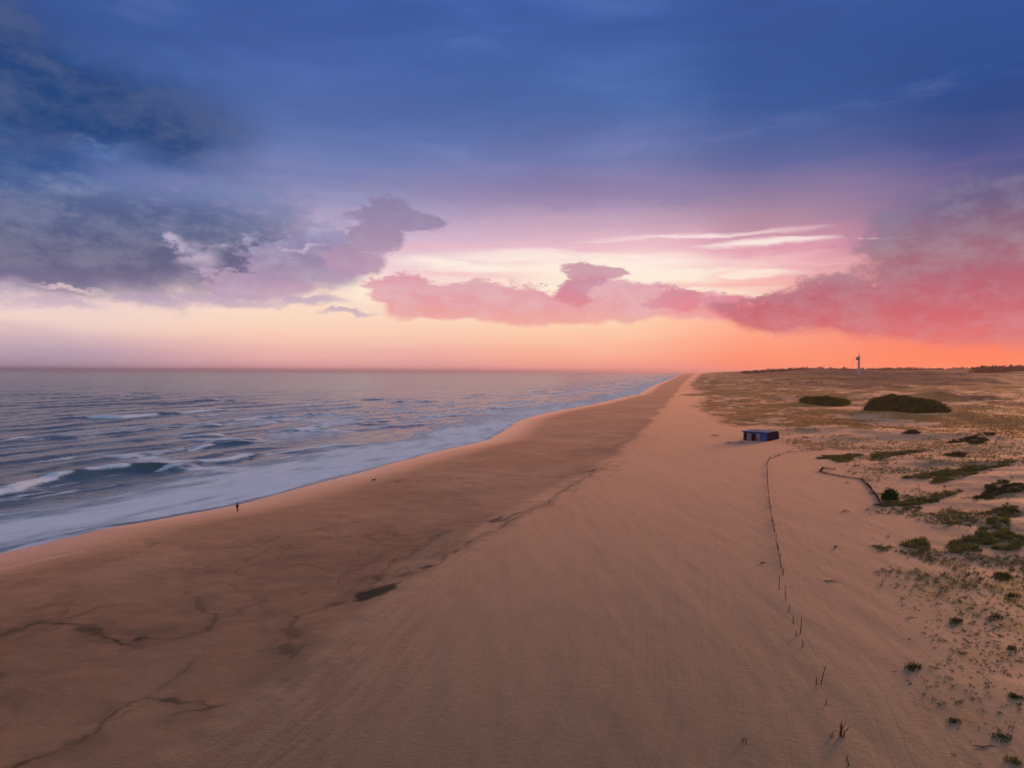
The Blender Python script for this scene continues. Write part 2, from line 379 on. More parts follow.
# wide soft patterning of the washed foreshore
fore = sstep(X-xs, 8, 20)*(1-sstep(X-xb+4*fbm(X, Y*.4, 14, 3), -2, 3))
soft = sstep(fbm(X, Y*.6, 15, 4, .58, 4.4), .0, .34)*fore
fil = 1-sstep(np.abs(fbm(X, Y*.6, 11, 4, .6, 12.4)), .0, .05); fil = fil*sstep(fbm(X, Y, 26, 2, .5, 14.0), -.05, .25)*fore
fil[~near] = 0; mark = np.maximum(mark, .30*fil)
wet = 1-sstep(X-xs+2.5*fbm(X, Y*.4, 18, 3), 2.0, 15.0)
strip = near & True
wet2 = np.zeros(X.shape); D = dist_poly(X[near]+.6*fbm(X[near], Y[near], 4, 3), Y[near], P2([(-20,574),(40,562),(80,553)], .3)); wet2[near] = 1-sstep(D, .35, .8)
Z = Z-hollow*.02-mark*.02-wet2*.03
# vegetation
ud = X-xd+sstep(Y, 180, 420)*26*fbm(X, Y*.5, 45, 4, .6, 2.9)+3*fbm(X, Y, 9, 3)
vn = fbm(X, Y*1.0, 26, 5, .58, 1.3); vn2 = fbm(X, Y, 4.5, 4, .6, 6.6)
farm = sstep(Y, 215, 300)
veg = sstep(vn+.55*vn2, .10-.52*farm, .42-.46*farm)*sstep(ud, -3, 10)*(.7+.3*farm)
veg = np.clip(veg+sstep(Y, 650, 850)*sstep(ud, 120, 350)+sstep(Y, 480, 900)*sstep(ud, 10, 120)*(.45+.5*fbm(X, Y*.35, 45, 3, .6, 6))+sstep(Y, 1000, 1500)*sstep(ud, 100, 400)*1.0, 0, 1)
darkv = sstep(Y, 720, 900)*sstep(ud, 120, 400)
red = sstep(fbm(X, Y, 60, 3, .5, 8.8), .0, .3)*sstep(Y, 330, 520)*sstep(ud, 60, 140)*(1-sstep(Y, 900, 1500))
V = np.stack([X, Y, Z], -1).reshape(-1, 3)
F = grid_faces(len(rg), len(azg))

def ground_mat():
    m = bpy.data.materials.new('sand_ground'); m.use_nodes = True; g = G(m.node_tree); b = g.n['Principled BSDF']
    geo = g.new('ShaderNodeNewGeometry'); pos = geo.outputs['Position']
    at1 = g.new('ShaderNodeAttribute', attribute_name='mask'); at2 = g.new('ShaderNodeAttribute', attribute_name='mask2'); at3 = g.new('ShaderNodeAttribute', attribute_name='flow')
    s1 = g.new('ShaderNodeSeparateColor'); g.l.new(at1.outputs['Color'], s1.inputs[0]); mk, pl, fo = s1.outputs; vg = at1.outputs['Alpha']
    s2 = g.new('ShaderNodeSeparateColor'); g.l.new(at2.outputs['Color'], s2.inputs[0]); wt, sf, rd = s2.outputs
    flow = at3.outputs['Vector']
    tr = g.noise(g.vmul(flow, (1.1, .016, 1)), 1.0, 5, .62)          # wheel and rake marks along the beach
    tr2 = g.noise(g.vmul(flow, (.28, .01, 1)), 1.0, 4, .6)
    gr = g.noise(pos, 5.0, 5, .65); gr2 = g.noise(pos, .35, 5, .55); gr3 = g.noise(pos, .05, 3, .5)
    spk = g.noise(pos, 1.7, 4, .7)
    dry = g.mix(g.ss(gr2, .3, .7), DRY, tuple(v*.84 for v in DRY)); dun = at3.outputs['Vector']; dz = g.xyz(dun)[2]
    dry = g.mix(g.mul(g.ss(tr, .42, .66), .45), dry, tuple(v*.66 for v in DRY))
    dry = g.mix(g.mul(g.ss(tr2, .42, .65), .30), dry, tuple(v*.75 for v in DRY))
    dry = g.mix(g.mul(g.ss(gr, .55, .8), .35), dry, tuple(v*.62 for v in DRY))
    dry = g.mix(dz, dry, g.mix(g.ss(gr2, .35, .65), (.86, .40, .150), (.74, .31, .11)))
    damp = g.ss(g.noise(pos, .022, 4, .55), .36, .62)      # moisture of the lower beach, in broad patches
    dry = g.mix(.12, dry, (.42, .285, .155))
    fg = g.noise(pos, 14.0, 6, .75); fo2 = g.noise(g.vmul(flow, (.9, .10, 1)), 1.0, 7, .72)
    bermb = g.mul(g.ss(g.xyz(flow)[0], -1.0, 2.0), g.ss(g.xyz(flow)[0], 16.0, 7.0))
    dry = g.mix(g.mul(bermb, g.ss(fo2, .42, .62)), dry, tuple(v*.58 for v in DRY))
    dry = g.mix(g.mul(g.ss(fg, .55, .72), .35), dry, tuple(v*.6 for v in DRY))
    wetc = g.mix(g.ss(gr2, .3, .7), WETS, tuple(v*.82 for v in WETS))
    wetc = g.mix(g.mul(g.sub(1.0, damp), .45), wetc, (.092, .056, .025)); wetc = g.mix(g.mul(damp, .60), wetc, (.56, .265, .125))
    wetc = g.mix(g.mul(dz, .0), wetc, (.58, .21, .060))
    wetc = g.mix(g.mul(sf, .55), wetc, (WETS[0]*.58, WETS[1]*.52, WETS[2]*.48))
    wetc = g.mix(g.mul(g.ss(spk, .52, .74), .3), wetc, tuple(v*.6 for v in WETS))
    c = g.mix(fo, dry, wetc)
    c = g.mix(g.mul(pl, .8), c, DRY)
    c = g.mix(g.mul(mk, .62), c, (.065, .040, .014))
    c = g.mix(g.mul(wt, .65), c, (.11, .075, .060))
    vc = g.mix(g.ss(spk, .35, .62), VEG1, VEG2)
    vc = g.mix(g.ss(gr3, .42, .62), vc, VEG3)
    vc = g.mix(g.mul(rd, .75), vc, (.20, .055, .040))
    vc = g.mix(at2.outputs['Alpha'], vc, (.16, .070, .035))
    fac = g.mul(vg, g.ss(spk, .30, .58, .6, 1.0))
    c = g.mix(fac, c, vc)
    g.l.new(c, b.inputs['Base Color'])
    rg_ = g.sub(SANDR, g.mul(wt, .40)); rg_ = g.add(rg_, g.mul(fo, .02))
    g.l.new(rg_, b.inputs['Roughness'])
    b.inputs['Specular Tint'].default_value = (1, .66, .42, 1)
    g.l.new(g.mul(g.mul(g.sub(1.0, g.mul(mk, .7)), g.sub(1.0, fac)), g.add(g.mul(fo, -.08), g.add(.28, g.mul(wt, .5)))), b.inputs['Specular IOR Level'])
    hgt = g.add(g.mul(gr, .035), g.add(g.mul(tr, .075), g.mul(spk, .05)))
    hgt = g.add(hgt, g.mul(mk, -.08))
    bp = g.new('ShaderNodeBump'); bp.inputs['Distance'].default_value = 1.0; g.l.new(hgt, bp.inputs['Height'])
    g.l.new(g.sub(.75, g.mul(wt, .73)), bp.inputs['Strength'])
    g.l.new(bp.outputs[0], b.inputs['Normal'])
    g.l.new(g.mul(g.sub(1.0, g.mul(fo, .45)), g.mul(g.sub(1.0, mk), g.sub(1.0, fac))), b.inputs['Sheen Weight']); b.inputs['Sheen Roughness'].default_value = .45; b.inputs['Sheen Tint'].default_value = (1, .62, .40, 1)
    return m
DRY = (.285, .180, .088); WETS = (.230, .112, .048); SANDR = .68
VEG1 = (.82, .33, .070); VEG2 = (.44, .19, .045); VEG3 = (.78, .27, .070)
gnd = mesh_np('beach', V, F, ground_mat(), smooth=True); tag(gnd, kind='structure')
def setattr_(o, name, typ, arr):
    a = o.data.attributes.new(name, typ, 'POINT'); a.data.foreach_set({'FLOAT_COLOR': 'color', 'FLOAT_VECTOR': 'vector', 'FLOAT': 'value'}[typ], np.ascontiguousarray(arr, np.float32).ravel())
setattr_(gnd, 'mask', 'FLOAT_COLOR', np.stack([mark, pale, fore, veg], -1))
setattr_(gnd, 'mask2', 'FLOAT_COLOR', np.stack([np.maximum(wet, wet2), soft, red, darkv], -1))
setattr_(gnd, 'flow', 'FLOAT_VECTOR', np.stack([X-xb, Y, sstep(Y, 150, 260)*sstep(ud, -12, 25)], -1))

# ------------------------------------------------------------------ sea
azw = np.concatenate([np.arange(-180, -40, 2.0), np.linspace(-40, 16, 950), np.arange(17, 40, 1.0)])
rw = np.concatenate([np.arange(20, 80, 6.0), radii(80, 25000, .42, .010)])
X, Y = polar(rw, azw); xs = XS(Y); off = xs-X                 # metres offshore
vis = (Y > 60) & (off > -25)
fad = (1-.3*sstep(np.hypot(X, Y), 300, 1200))*(1-sstep(np.hypot(X, Y), 1500, 4000))
Z = np.zeros(X.shape)
# swell: crests lie roughly along the shore, bending and breaking up
ph = off*.93+10*fbm(X, Y, 90, 3, .5, 3.3)
sw = np.zeros(X.shape)
for lam, am, o, st in ((34, .36, 0.0, 70), (21, .20, 3.0, 45), (12.5, .10, 7.7, 28)):
    p = 2*math.pi*(off*.92+lam*.9*fbm(X, Y, st*1.6, 3, .5, o))/lam
    env = .35+.9*np.clip(fbm(X, Y*.8, st*2, 3, .5, o+11)+.45, 0, 1)
    s = np.cos(p); sw += am*env*(np.sign(s)*np.abs(s)**.8+.35*np.cos(2*p+.6))
sw += .10*fbm(X, Y*1.0, 5.5, 3, .6, 2)+.05*fbm(X, Y, 2.0, 2, .6, 5)
Z += sw*sstep(off, 5, 45)*fad
foam = np.zeros(X.shape); crest = np.zeros(X.shape)
OX = X+2.2*fbm(X, Y, 14, 4, .55, 1.0)+.4*fbm(X, Y, 2.5, 2, .5, 3); OY = Y+2.2*fbm(X, Y, 14, 4, .55, 21.0)
def breaker(l, hh, front, back, foamed, fw):
    """crest line, its height, the reach of face and back, and the foam along the stretches given as (from, to)"""
    P = [plane(a, b, 0.4) for a, b in l]
    sel = vis & (np.abs(X-np.mean([p[0] for p in P])) < 250) & (np.abs(Y-np.mean([p[1] for p in P])) < 320)
    x, y = OX[sel], OY[sel]
    D = np.full(x.shape, 1e9); S = np.zeros(x.shape); T = np.zeros(x.shape)
    n = len(P)-1
    for i, (a, b) in enumerate(zip(P[:-1], P[1:])):
        dx, dy = b[0]-a[0], b[1]-a[1]; L = math.hypot(dx, dy)
        tr = ((x-a[0])*dx+(y-a[1])*dy)/L/L; t = np.clip(tr, 0, 1)
        d = np.hypot(x-a[0]-t*dx, y-a[1]-t*dy); sg = np.sign((x-a[0])*dy-(y-a[1])*dx)
        k = d < D; D[k] = d[k]; S[k] = sg[k]; T[k] = (i+t[k])/n
    sd_ = D*S                                                       # + is shoreward
    prof = np.where(sd_ > 0, np.exp(-(sd_/front)**2), np.exp(-(sd_/back)**2))
    env = sstep(T, 0.0, .22)*(1-sstep(T, .75, 1.0))*(.75+.7*fbm(x, y, 12, 3, .6, 4.0))
    Z[sel] += hh*prof*env-.25*hh*env*np.exp(-((sd_-front*2.2)/front/1.2)**2)
    f = np.zeros(x.shape)
    for (t0, t1) in foamed:
        e = sstep(T, t0-.05, t0+.03)*(1-sstep(T, t1-.03, t1+.05))
        f = np.maximum(f, e*np.where(sd_ > 0, np.exp(-(sd_/(fw*.75))**2), np.exp(-(sd_/(fw*.5))**2)))
    foam[sel] = np.maximum(foam[sel], f); crest[sel] = np.maximum(crest[sel], f*np.where(sd_ > 0, 1.0, .8))
breaker([(-60,505),(-20,497),(15,491),(50,477),(95,470),(135,466),(170,466),(205,469)], 1.5, 3.2, 7.5, [(0,.47),(.55,.67)], 3.4)
breaker([(35,421),(60,418),(85,417),(120,417),(155,414),(190,412),(232,408)], 1.5, 3.6, 9, [(.36,.66),(.78,1.0)], 8)
breaker([(185,449),(215,444),(250,441),(270,440)], .85, 3.4, 7, [(.0,.25),(.7,.9)], 2.5)
breaker([(175,466),(200,461),(225,459),(244,454),(262,455)], 1.0, 2.8, 5, [(.25,.85)], 3.6)
breaker([(205,424),(235,421),(262,417),(300,415)], 1.0, 2.6, 5, [(.3,.9)], 2.5)
breaker([(280,431),(310,428),(345,424),(400,423)], .9, 3.2, 6, [(.2,.5)], 2.0)
breaker([(340,430),(380,427),(420,424),(450,421)], .8, 3.2, 6, [], 2.5)
breaker([(-10,441),(30,437),(60,436),(90,438)], .9, 3, 6, [(.1,.4)], 1.8)
breaker([(250,455),(290,451),(330,446),(370,443)], .8, 3, 6, [(.1,.9)], 2.2)
breaker([(300,402),(350,400),(400,398)], .9, 4, 8, [(.1,.5),(.7,.95)], 4.0)
breaker([(95,396),(130,394.5),(170,394)], .8, 4, 8, [(.3,.8)], 4.0)
breaker([(420,436),(450,430),(485,424)], .7, 3, 5, [(.1,.9)], 2.4)
breaker([(540,396),(575,393),(610,389)], .9, 4, 8, [(.1,.9)], 5.0)
breaker([(60,438),(100,433),(140,430),(170,428)], .9, 3, 6, [], 2.5)
breaker([(420,418),(450,415),(480,415)], .9, 3, 6, [(.3,.8)], 2.5)
breaker([(380,403),(420,401),(450,402)], 1.1, 4, 8, [(.3,.8)], 3.0)
breaker([(180,402),(210,400),(235,401)], 1.1, 4, 8, [], 3.0)
breaker([(480,410),(520,406),(560,402)], .9, 4, 8, [(.2,.9)], 4.0)
_r = random.Random(12)
for _ in range(26):                                              # short broken crests of the outer bars
    px0 = _r.uniform(150, 560); py0 = _r.uniform(386, 440)
    if py0 > 480-px0*.13: continue
    ln_ = _r.uniform(18, 50)*(py0-371)/40
    breaker([(px0, py0+1.0), (px0+ln_*.5, py0), (px0+ln_, py0-1.2)], .7, 3.0, 6, [(.1,.9)], 2.2+30*(1/(py0-371)))
# foam washed in over the shallows
wob = 14*fbm(X, Y*.7, 55, 3, .5, 2.0)+4*fbm(X, Y, 12, 3)
band = (1-sstep(off+wob, 14, 58))
outer = (1-sstep(off+2.2*wob, 90, 330))*sstep(Y, 170, 330)
pt = sstep(fbm(off*1.0, Y*.35, 15, 5, .6, 3.0)+.25*fbm(X, Y, 60, 2, .5, 1), -.12, .38)
band = band*sstep(off+1.6*fbm(X, Y, 7, 4, .6, 3), .2, 2.6)
foam = np.maximum(foam, band*(1-.35*sstep(Y, 200, 600))*(.95+.6*fbm(off, Y*.4, 9, 4, .6, 5)))
foam = np.maximum(foam, outer*.8*pt)
foam = np.maximum(foam, .75*sstep(fbm(off*1.3, Y*.35, 10, 5, .6, 9.0), .16, .5)*(1-sstep(off, 100, 330)))
lace = np.zeros(X.shape); k = vis & (off < 330)
D = dist_poly(OX[k], OY[k], [plane(a, b, 0) for a, b in [(110,455),(135,456),(160,462),(190,465),(215,468),(245,472)]])
lace[k] = np.maximum(0, 1-D/11)*.8
foam = np.maximum(foam, np.clip(lace*(1+1.1*fbm(X, Y, 5, 4, .6, 8)), 0, .85))
# the tongue of water climbing the sand
edge = 1-sstep(off, -1, 5)
Z = Z*(1-edge)+edge*.03+0.10*sstep(off, 0, 6)*(1-sstep(off, 6, 14))*(.6+.4*fbm(X, Y, 8, 2))
V = np.stack([X, Y, Z], -1).reshape(-1, 3); F = grid_faces(len(rw), len(azw))
keep = (off.ravel() > -14)[F].all(1); F = F[keep]
used_ = np.unique(F); remap = -np.ones(len(V), int); remap[used_] = np.arange(len(used_))
def sea_mat():
    m = bpy.data.materials.new('sea_water'); m.use_nodes = True; g = G(m.node_tree); b = g.n['Principled BSDF']
    geo = g.new('ShaderNodeNewGeometry'); pos = geo.outputs['Position']
    a1 = g.new('ShaderNodeAttribute', attribute_name='foam'); s1 = g.new('ShaderNodeSeparateColor'); g.l.new(a1.outputs['Color'], s1.inputs[0]); fm, sh, cr_ = s1.outputs
    a3 = g.new('ShaderNodeAttribute', attribute_name='flow'); fl = a3.outputs['Vector']
    n1 = g.noise(g.vmul(fl, (.30, .10, 1)), 1.0, 6, .62); n2 = g.noise(pos, 1.6, 5, .65, .6); n0 = g.noise(g.vmul(fl, (.05, .018, 1)), 1.0, 4, .6)
    f = g.add(fm, g.mul(g.sub(n1, .5), g.ss(fm, .02, .5, .3, 1.25))); f = g.add(f, g.mul(g.sub(n2, .5), .35))
    f = g.mul(g.ss(f, .12, 1.02), .97); f = g.mx(f, g.ss(g.add(cr_, g.mul(g.sub(n2, .5), .9)), .18, .62))
    wc = g.mix(g.ss(n0, .35, .65), (.072, .110, .100), (.095, .130, .116))
    wc = g.mix(g.mul(sh, .5), wc, (.20, .22, .25))
    c = g.mix(f, wc, (.95, .95, .96))
    g.l.new(g.mul(f, .35), b.inputs['Sheen Weight']); b.inputs['Sheen Tint'].default_value = (.86, .93, 1, 1); b.inputs['Sheen Roughness'].default_value = .5
    g.l.new(c, b.inputs['Base Color']); g.l.new(g.ss(f, 0, 1, .20, .85), b.inputs['Roughness'])
    b.inputs['IOR'].default_value = 1.33
    bp = g.new('ShaderNodeBump'); bp.inputs['Distance'].default_value = 1.0; bp.inputs['Strength'].default_value = .35
    g.l.new(g.add(g.mul(n1, .55), g.mul(n2, .12)), bp.inputs['Height']); g.l.new(bp.outputs[0], b.inputs['Normal'])
    return m
sea = mesh_np('sea', V[used_], remap[F], sea_mat(), smooth=True); tag(sea, kind='structure')
shal = 1-sstep(off, 0, 70)
setattr_(sea, 'foam', 'FLOAT_COLOR', np.stack([np.clip(foam, 0, 1).ravel()[used_], shal.ravel()[used_], np.clip(crest, 0, 1).ravel()[used_], np.ones(len(used_))], -1))
setattr_(sea, 'flow', 'FLOAT_VECTOR', np.stack([off.ravel()[used_], Y.ravel()[used_], np.zeros(len(used_))], -1))
del V, F, X, Y, Z

# ------------------------------------------------------------------ sea air
hz = MB().box((0, 0, 34), (52000, 52000, 84)); hm = bpy.data.materials.new('sea_air'); hm.use_nodes = True
g = G(hm.node_tree); g.n.clear(); o_ = g.new('ShaderNodeOutputMaterial'); pv = g.new('ShaderNodeVolumePrincipled')
pv.inputs['Color'].default_value = (.95, .68, .69, 1); pv.inputs['Density'].default_value = 5.0e-5; pv.inputs['Anisotropy'].default_value = .6
g.l.new(pv.outputs[0], o_.inputs['Volume'])
HAZE = True
if HAZE: tag(hz.build('haze', hm), kind='stuff')

# ------------------------------------------------------------------ materials for things
M = dict(
 wood=simple_mat('weathered_wood', (.075, .055, .045), .85, .2, .4, 8),
 palewood=simple_mat('pale_wood', (.17, .12, .10), .85, .2, .4, 6),
 wire=simple_mat('rusty_wire', (.06, .04, .035), .6, .4, .4, 9),
 green=simple_mat('shrub_leaves', (.050, .085, .022), .65, .3, .45, 2.5),
 bright=simple_mat('bush_leaves', (.075, .20, .035), .6, .3, .45, 2.5),
 olive=simple_mat('mound_leaves', (.21, .175, .032), .7, .15, .5, .25, c2=(.10, .095, .02)),
 grass=simple_mat('marram_blades', (.30, .26, .075), .7, .15, .5, .9, c2=(.12, .125, .036)),
 darkgrass=simple_mat('sea_holly_leaves', (.13, .125, .045), .75, .15, .4, 2.0),
 drygrass=simple_mat('dry_blades', (.82, .36, .08), .75, .10, .4, .15, c2=(.40, .19, .045)),
 bark=simple_mat('bark', (.08, .055, .04), .9, .2, .4, 6),
 pine=simple_mat('pine_needles', (.035, .045, .020), .8, .2, .4, .05),
)

for k_ in ('green','bright','olive','grass','darkgrass','drygrass','pine'): leafy(M[k_])
# ---- blades and leaves as numpy clumps
def blades(n, rad, h, w, lean=.5, seed=0, flat=1.0):
    r = np.random.RandomState(seed); a = r.rand(n)*6.283; q = np.sqrt(r.rand(n))*rad
    bx, by = np.cos(a)*q, np.sin(a)*q*flat; hh = h*(.5+.7*r.rand(n)); la = r.rand(n)*6.283; le = lean*hh*(.3+r.rand(n))
    dx, dy = np.cos(la)*le+.25*h, np.sin(la)*le; pa = r.rand(n)*3.14; wx, wy = np.cos(pa)*w, np.sin(pa)*w
    z0 = np.full(n, -.08)
    P0 = np.stack([bx-wx, by-wy, z0], -1); P1 = np.stack([bx+wx, by+wy, z0], -1)
    P2_ = np.stack([bx+dx*.4+wx*.7, by+dy*.4+wy*.7, hh*.62], -1); P3 = np.stack([bx+dx*.4-wx*.7, by+dy*.4-wy*.7, hh*.62], -1)
    P4 = np.stack([bx+dx+wx*.15, by+dy, hh], -1); P5 = np.stack([bx+dx-wx*.15, by+dy, hh], -1)
    V = np.stack([P0, P1, P2_, P3, P4, P5], 1).reshape(-1, 3); k = np.arange(n)[:, None]*6
    F = np.concatenate([k+[[0, 1, 2, 3]], k+[[3, 2, 4, 5]]])
    return V, F
def leaves(c, size, n, seed, shell=.55, leaf=.1, zmin=0.02):
    r = np.random.RandomState(seed); d = r.randn(n, 3); d /= np.linalg.norm(d, axis=1)[:, None]; d[:, 2] = np.abs(d[:, 2])
    rr = (shell+(1-shell)*r.rand(n)**.6)[:, None]; lump = (1+.22*np.sin(d[:, 0]*5+seed)*np.cos(d[:, 1]*6)+.12*np.sin(d[:, 1]*13+d[:, 0]*9))[:, None]
    p = d*rr*lump*np.array(size); p[:, 2] = np.maximum(p[:, 2], zmin)
    u = r.randn(n, 3); u /= np.linalg.norm(u, axis=1)[:, None]; w = np.cross(u, r.randn(n, 3)); w /= np.linalg.norm(w, axis=1)[:, None]
    s = (leaf*(.6+.8*r.rand(n)))[:, None]
    V = np.stack([p-u*s, p+w*s*.5, p+u*s, p-w*s*.5], 1).reshape(-1, 3)+np.array(c); F = np.arange(n*4).reshape(-1, 4)
    return V, F
def merge(parts):
    Vs, Fs, b = [], [], 0
    for v, f in parts: Vs.append(v); Fs.append(f+b); b += len(v)
    return np.concatenate(Vs), np.concatenate(Fs)

# ------------------------------------------------------------------ ground cover too many to count
def cover(name, n, mat, label, cat, pick, hsz, wsz, nb, seed):
    r = np.random.RandomState(seed); parts = []
    XX, YY, S = pick(r, n); ZZ = height(XX, YY)
    base = [blades(nb, .5, 1.0, wsz, .55, seed+i) for i in range(12)]
    for i in range(len(XX)):
        v, f = base[i % 12]; a = r.rand()*6.28; ca, sa = math.cos(a), math.sin(a); s = S[i]
        q = v.copy(); q[:, 0], q[:, 1] = (v[:, 0]*ca-v[:, 1]*sa)*s, (v[:, 0]*sa+v[:, 1]*ca)*s; q[:, 2] = v[:, 2]*s*hsz
        parts.append((q+np.array([XX[i], YY[i], ZZ[i]]), f))
    V, F = merge(parts); return tag(mesh_np(name, V, F, mat), label, cat, kind='stuff')
def pick_dune(y0, y1, thr, smin, smax, power=1.0):
    def f(r, n):
        xs_, ys_, ss_ = [], [], []
        got = 0
        while got < n:
            Y_ = 1/(1/y1+(1/y0-1/y1)*r.rand(40000)**power); X_ = Y_*(r.rand(40000)*1.10-.08)
            u_ = X_-XD(Y_); m_ = fbm(X_, Y_, 26, 5, .58, 1.3)+.55*fbm(X_, Y_, 4.5, 4, .6, 6.6)
            # kept off the two shrub mounds and the path
            k = (u_ > -2) & (sstep(Y_, y0, y0*1.7) > r.rand(40000)) & (m_+.4*r.rand(40000)*sstep(u_, 0, 8) > thr) & (sstep(u_, -3, 6) > r.rand(40000))
            k = np.nonzero(k)[0][:n-got]; xs_.append(X_[k]); ys_.append(Y_[k]); ss_.append(smin+(smax-smin)*r.rand(len(k))**2); got += len(k)
        return np.concatenate(xs_), np.concatenate(ys_), np.concatenate(ss_)
    return f
cover('marram_grass', 20000, M['grass'], 'olive marram grass tufts scattered over the dunes', 'grass', pick_dune(70, 330, .12, .18, .65), .7, .035, 16, 11)
cover('beach_herbs', 5200, M['darkgrass'], 'low dark herbs dotted over the near dune sand', 'herbs', pick_dune(40, 240, .05, .10, .42), .4, .05, 12, 31)
cover('dry_dune_grass', 17000, M['drygrass'], 'straw coloured grass on the far dunes', 'grass', pick_dune(190, 900, -.02, .35, .95), .5, .08, 8, 51)

# ------------------------------------------------------------------ grass tussocks one can point to
def tussock(px, py, wpx, hpx, mat, label, hm=.6, seed=1, ang=0.0):
    """clump whose footprint is wpx wide and hpx deep as seen, standing where it grows"""
    x, y, z = at(px, py); D = y; w = wpx*D/FPX/2; dep = max(w*.8, hpx*D*D/(FPX*23)/2*.9); rr = random.Random(seed); parts = []
    n = int(min(900, max(6, w*dep*9.0)))
    r_ = np.random.RandomState(seed); a = r_.rand(n)*6.28; q = np.sqrt(r_.rand(n))*(.8+.35*np.sin(a*3+seed)); u_, v_ = np.cos(a)*q*w, np.sin(a)*q*dep
    if w > 1.5:
        k = fbm(x+u_, y+v_, 2.6, 2, .5, seed) > -.3; u_, v_ = u_[k], v_[k]
    gx = u_+v_*(x/y+ang*.5); gy = v_; gz = height(x+gx, y+gy)-z; base = {}
    for i in range(len(gx)):
        k = i % 14
        if k not in base:
            sc = min(max(w, .3), .62)*(.45+.9*rr.random()); base[k] = blades(22, .8*sc, hm*sc, .03+.012*sc, .6, seed*100+k)
        v, f = base[k]; parts.append((v+np.array([gx[i], gy[i], gz[i]]), f))
    V, F = merge(parts); o = mesh_np('grass_tussock', V, F, mat); o.location = (x, y, z); return tag(o, label, 'grass tussock', 'grass tussocks on the dunes')
T = [
 (990,537,74,34,'grass','wide green tussock patch at the right edge, just below the middle',.8,.3),
 (1004,512,40,12,'grass','tussock patch at the right edge, directly above the widest patch',.8,.3),
 (918,545,30,14,'grass','rounded olive tussock left of the widest grass patch',.6,0),
 (882,548,18,7,'grass','small low olive tussock, leftmost beside the speckled sand',.35,0),
 (912,668,14,8,'darkgrass','dark tussock alone at the left tip of the near dune speckles',.7,0),
 (952,722,10,7,'darkgrass','small dark clump on bare sand at the lower right',.45,0),
 (1002,578,16,10,'darkgrass','almost black clump below the widest grass patch',.7,0),
 (920,502,60,16,'grass','long olive grass streak right of the leafy bush',.6,1.6),
 (960,472,90,14,'grass','olive grass ridge on the middle dunes at the right',.7,1.6),
 (840,458,50,8,'grass','broken row of grass behind the low brushwood fence',.6,0),
 (890,455,60,7,'grass','grass patch along the far leg of the post fence',.6,.8),
 (1000,490,50,16,'darkgrass','dark green patch at the right edge above the grass tussocks',.7,.5),
 (965,550,34,8,'grass','ragged lower fringe tussock of the wide grass patch',.6,.5),
 (912,432,18,5,'darkgrass','dark hump of scrub right above the far leg of the fence',.9,0),
 (975,440,44,8,'darkgrass','low dark scrub patch on the pale far sand at the right',.8,.5),
 (958,455,22,5,'darkgrass','round dark scrub clump between fence posts and pale sand',.8,0),
 (1010,598,12,6,'darkgrass','small dark clump beside the right edge under the black clump',.5,0),
 (956,621,10,8,'darkgrass','two-lobed dark clump in the middle of the near dune speckles',.5,0),
 (992,618,16,7,'darkgrass','slanting dark clump near the right edge of the near dune',.4,1.0),
 (1012,650,9,6,'darkgrass','dark clump by the right edge above the pale slope',.5,0),
 (1014,697,9,6,'darkgrass','dark clump near the lower right corner, right of the twigs',.5,0),
 (1002,737,18,4,'darkgrass','flat dark strand of herbs at the lower right corner',.2,0),
 (1014,762,12,8,'grass','green tuft cut off by the lower right corner',.4,0),
]
for i, (px, py, w, h_, mt, lb, hm_, an) in enumerate(T):
    tussock(px, py, w, h_, M[mt], lb, hm_, i+3, an)

# ------------------------------------------------------------------ shrub mounds, leafy bush
def mound(px0, px1, pyb, depth, hh, label, seed):
    x0, y0, z0 = at(px0, pyb); x1, y1, z1 = at(px1, pyb); w = abs(x1-x0)/2*1.06; xm, ym = (x0+x1)/2, (y0+y1)/2; cx, cy = xm*(1+depth*.42/ym), ym+depth*.42
    cz = H(cx, cy)-.6; t = empty('shrub_mound', (cx, cy, cz), 0, label, 'shrub')
    n, mr = 110, 40; V = []; F = []
    q, a = np.meshgrid(np.arange(mr+1)/mr, np.arange(n)/n*2*math.pi, indexing='ij'); q = q.ravel(); a = a.ravel()
    rad = 1+.14*np.sin(2*a+seed)+.09*np.sin(5*a+seed*2)+.04*np.sin(11*a+seed)
    gx, gy = np.cos(a)*q*w*rad, np.sin(a)*q*depth/2*rad
    lump = 1.8*fbm(cx+gx, cy+gy, 11, 3, .5, seed)+1.0*fbm(cx+gx, cy+gy, 3.6, 2, .5, seed)
    V = np.stack([gx, gy, hh*(1-q**4.5)**.75*(1+.25*np.sin(gx*.11+seed))+lump*(1-q**4)+(height(cx+gx, cy+gy)-cz-.25)], -1)
    for j in range(mr):
        for i in range(n): F.append((j*n+i, j*n+(i+1) % n, (j+1)*n+(i+1) % n, (j+1)*n+i))
    V = np.array(V); core = mesh_np('crown', V, F, M['olive'], t, smooth=True)
    r = np.random.RandomState(seed); k = r.randint(0, len(V), 22000); jit = r.randn(22000, 3)*[.7, .7, .35]; p = V[k]+jit+[0, 0, .10]
    u = r.randn(22000, 3); u /= np.linalg.norm(u, axis=1)[:, None]; w_ = np.cross(u, r.randn(22000, 3)); w_ /= np.linalg.norm(w_, axis=1)[:, None]; s = .30*(.5+r.rand(22000))[:, None]
    LV = np.stack([p-u*s, p+w_*s*.6, p+u*s, p-w_*s*.6], 1).reshape(-1, 3)
    mesh_np('foliage', LV, np.arange(len(LV)).reshape(-1, 4), M['olive'], t)
    tr = MB()
    for i in range(6):
        a = i*1.05; tr.tube([(0, 0, -.5), (math.cos(a)*w*.3, math.sin(a)*depth*.15, hh*.35), (math.cos(a)*w*.55, math.sin(a)*depth*.28, hh*.6)], [.16, .10, .05])
    tr.build('stem', M['bark'], t)
mound(862, 949, 414, 50, 6.4, 'large dark green shrub mound on the dunes, nearer and bigger of the two', 3)
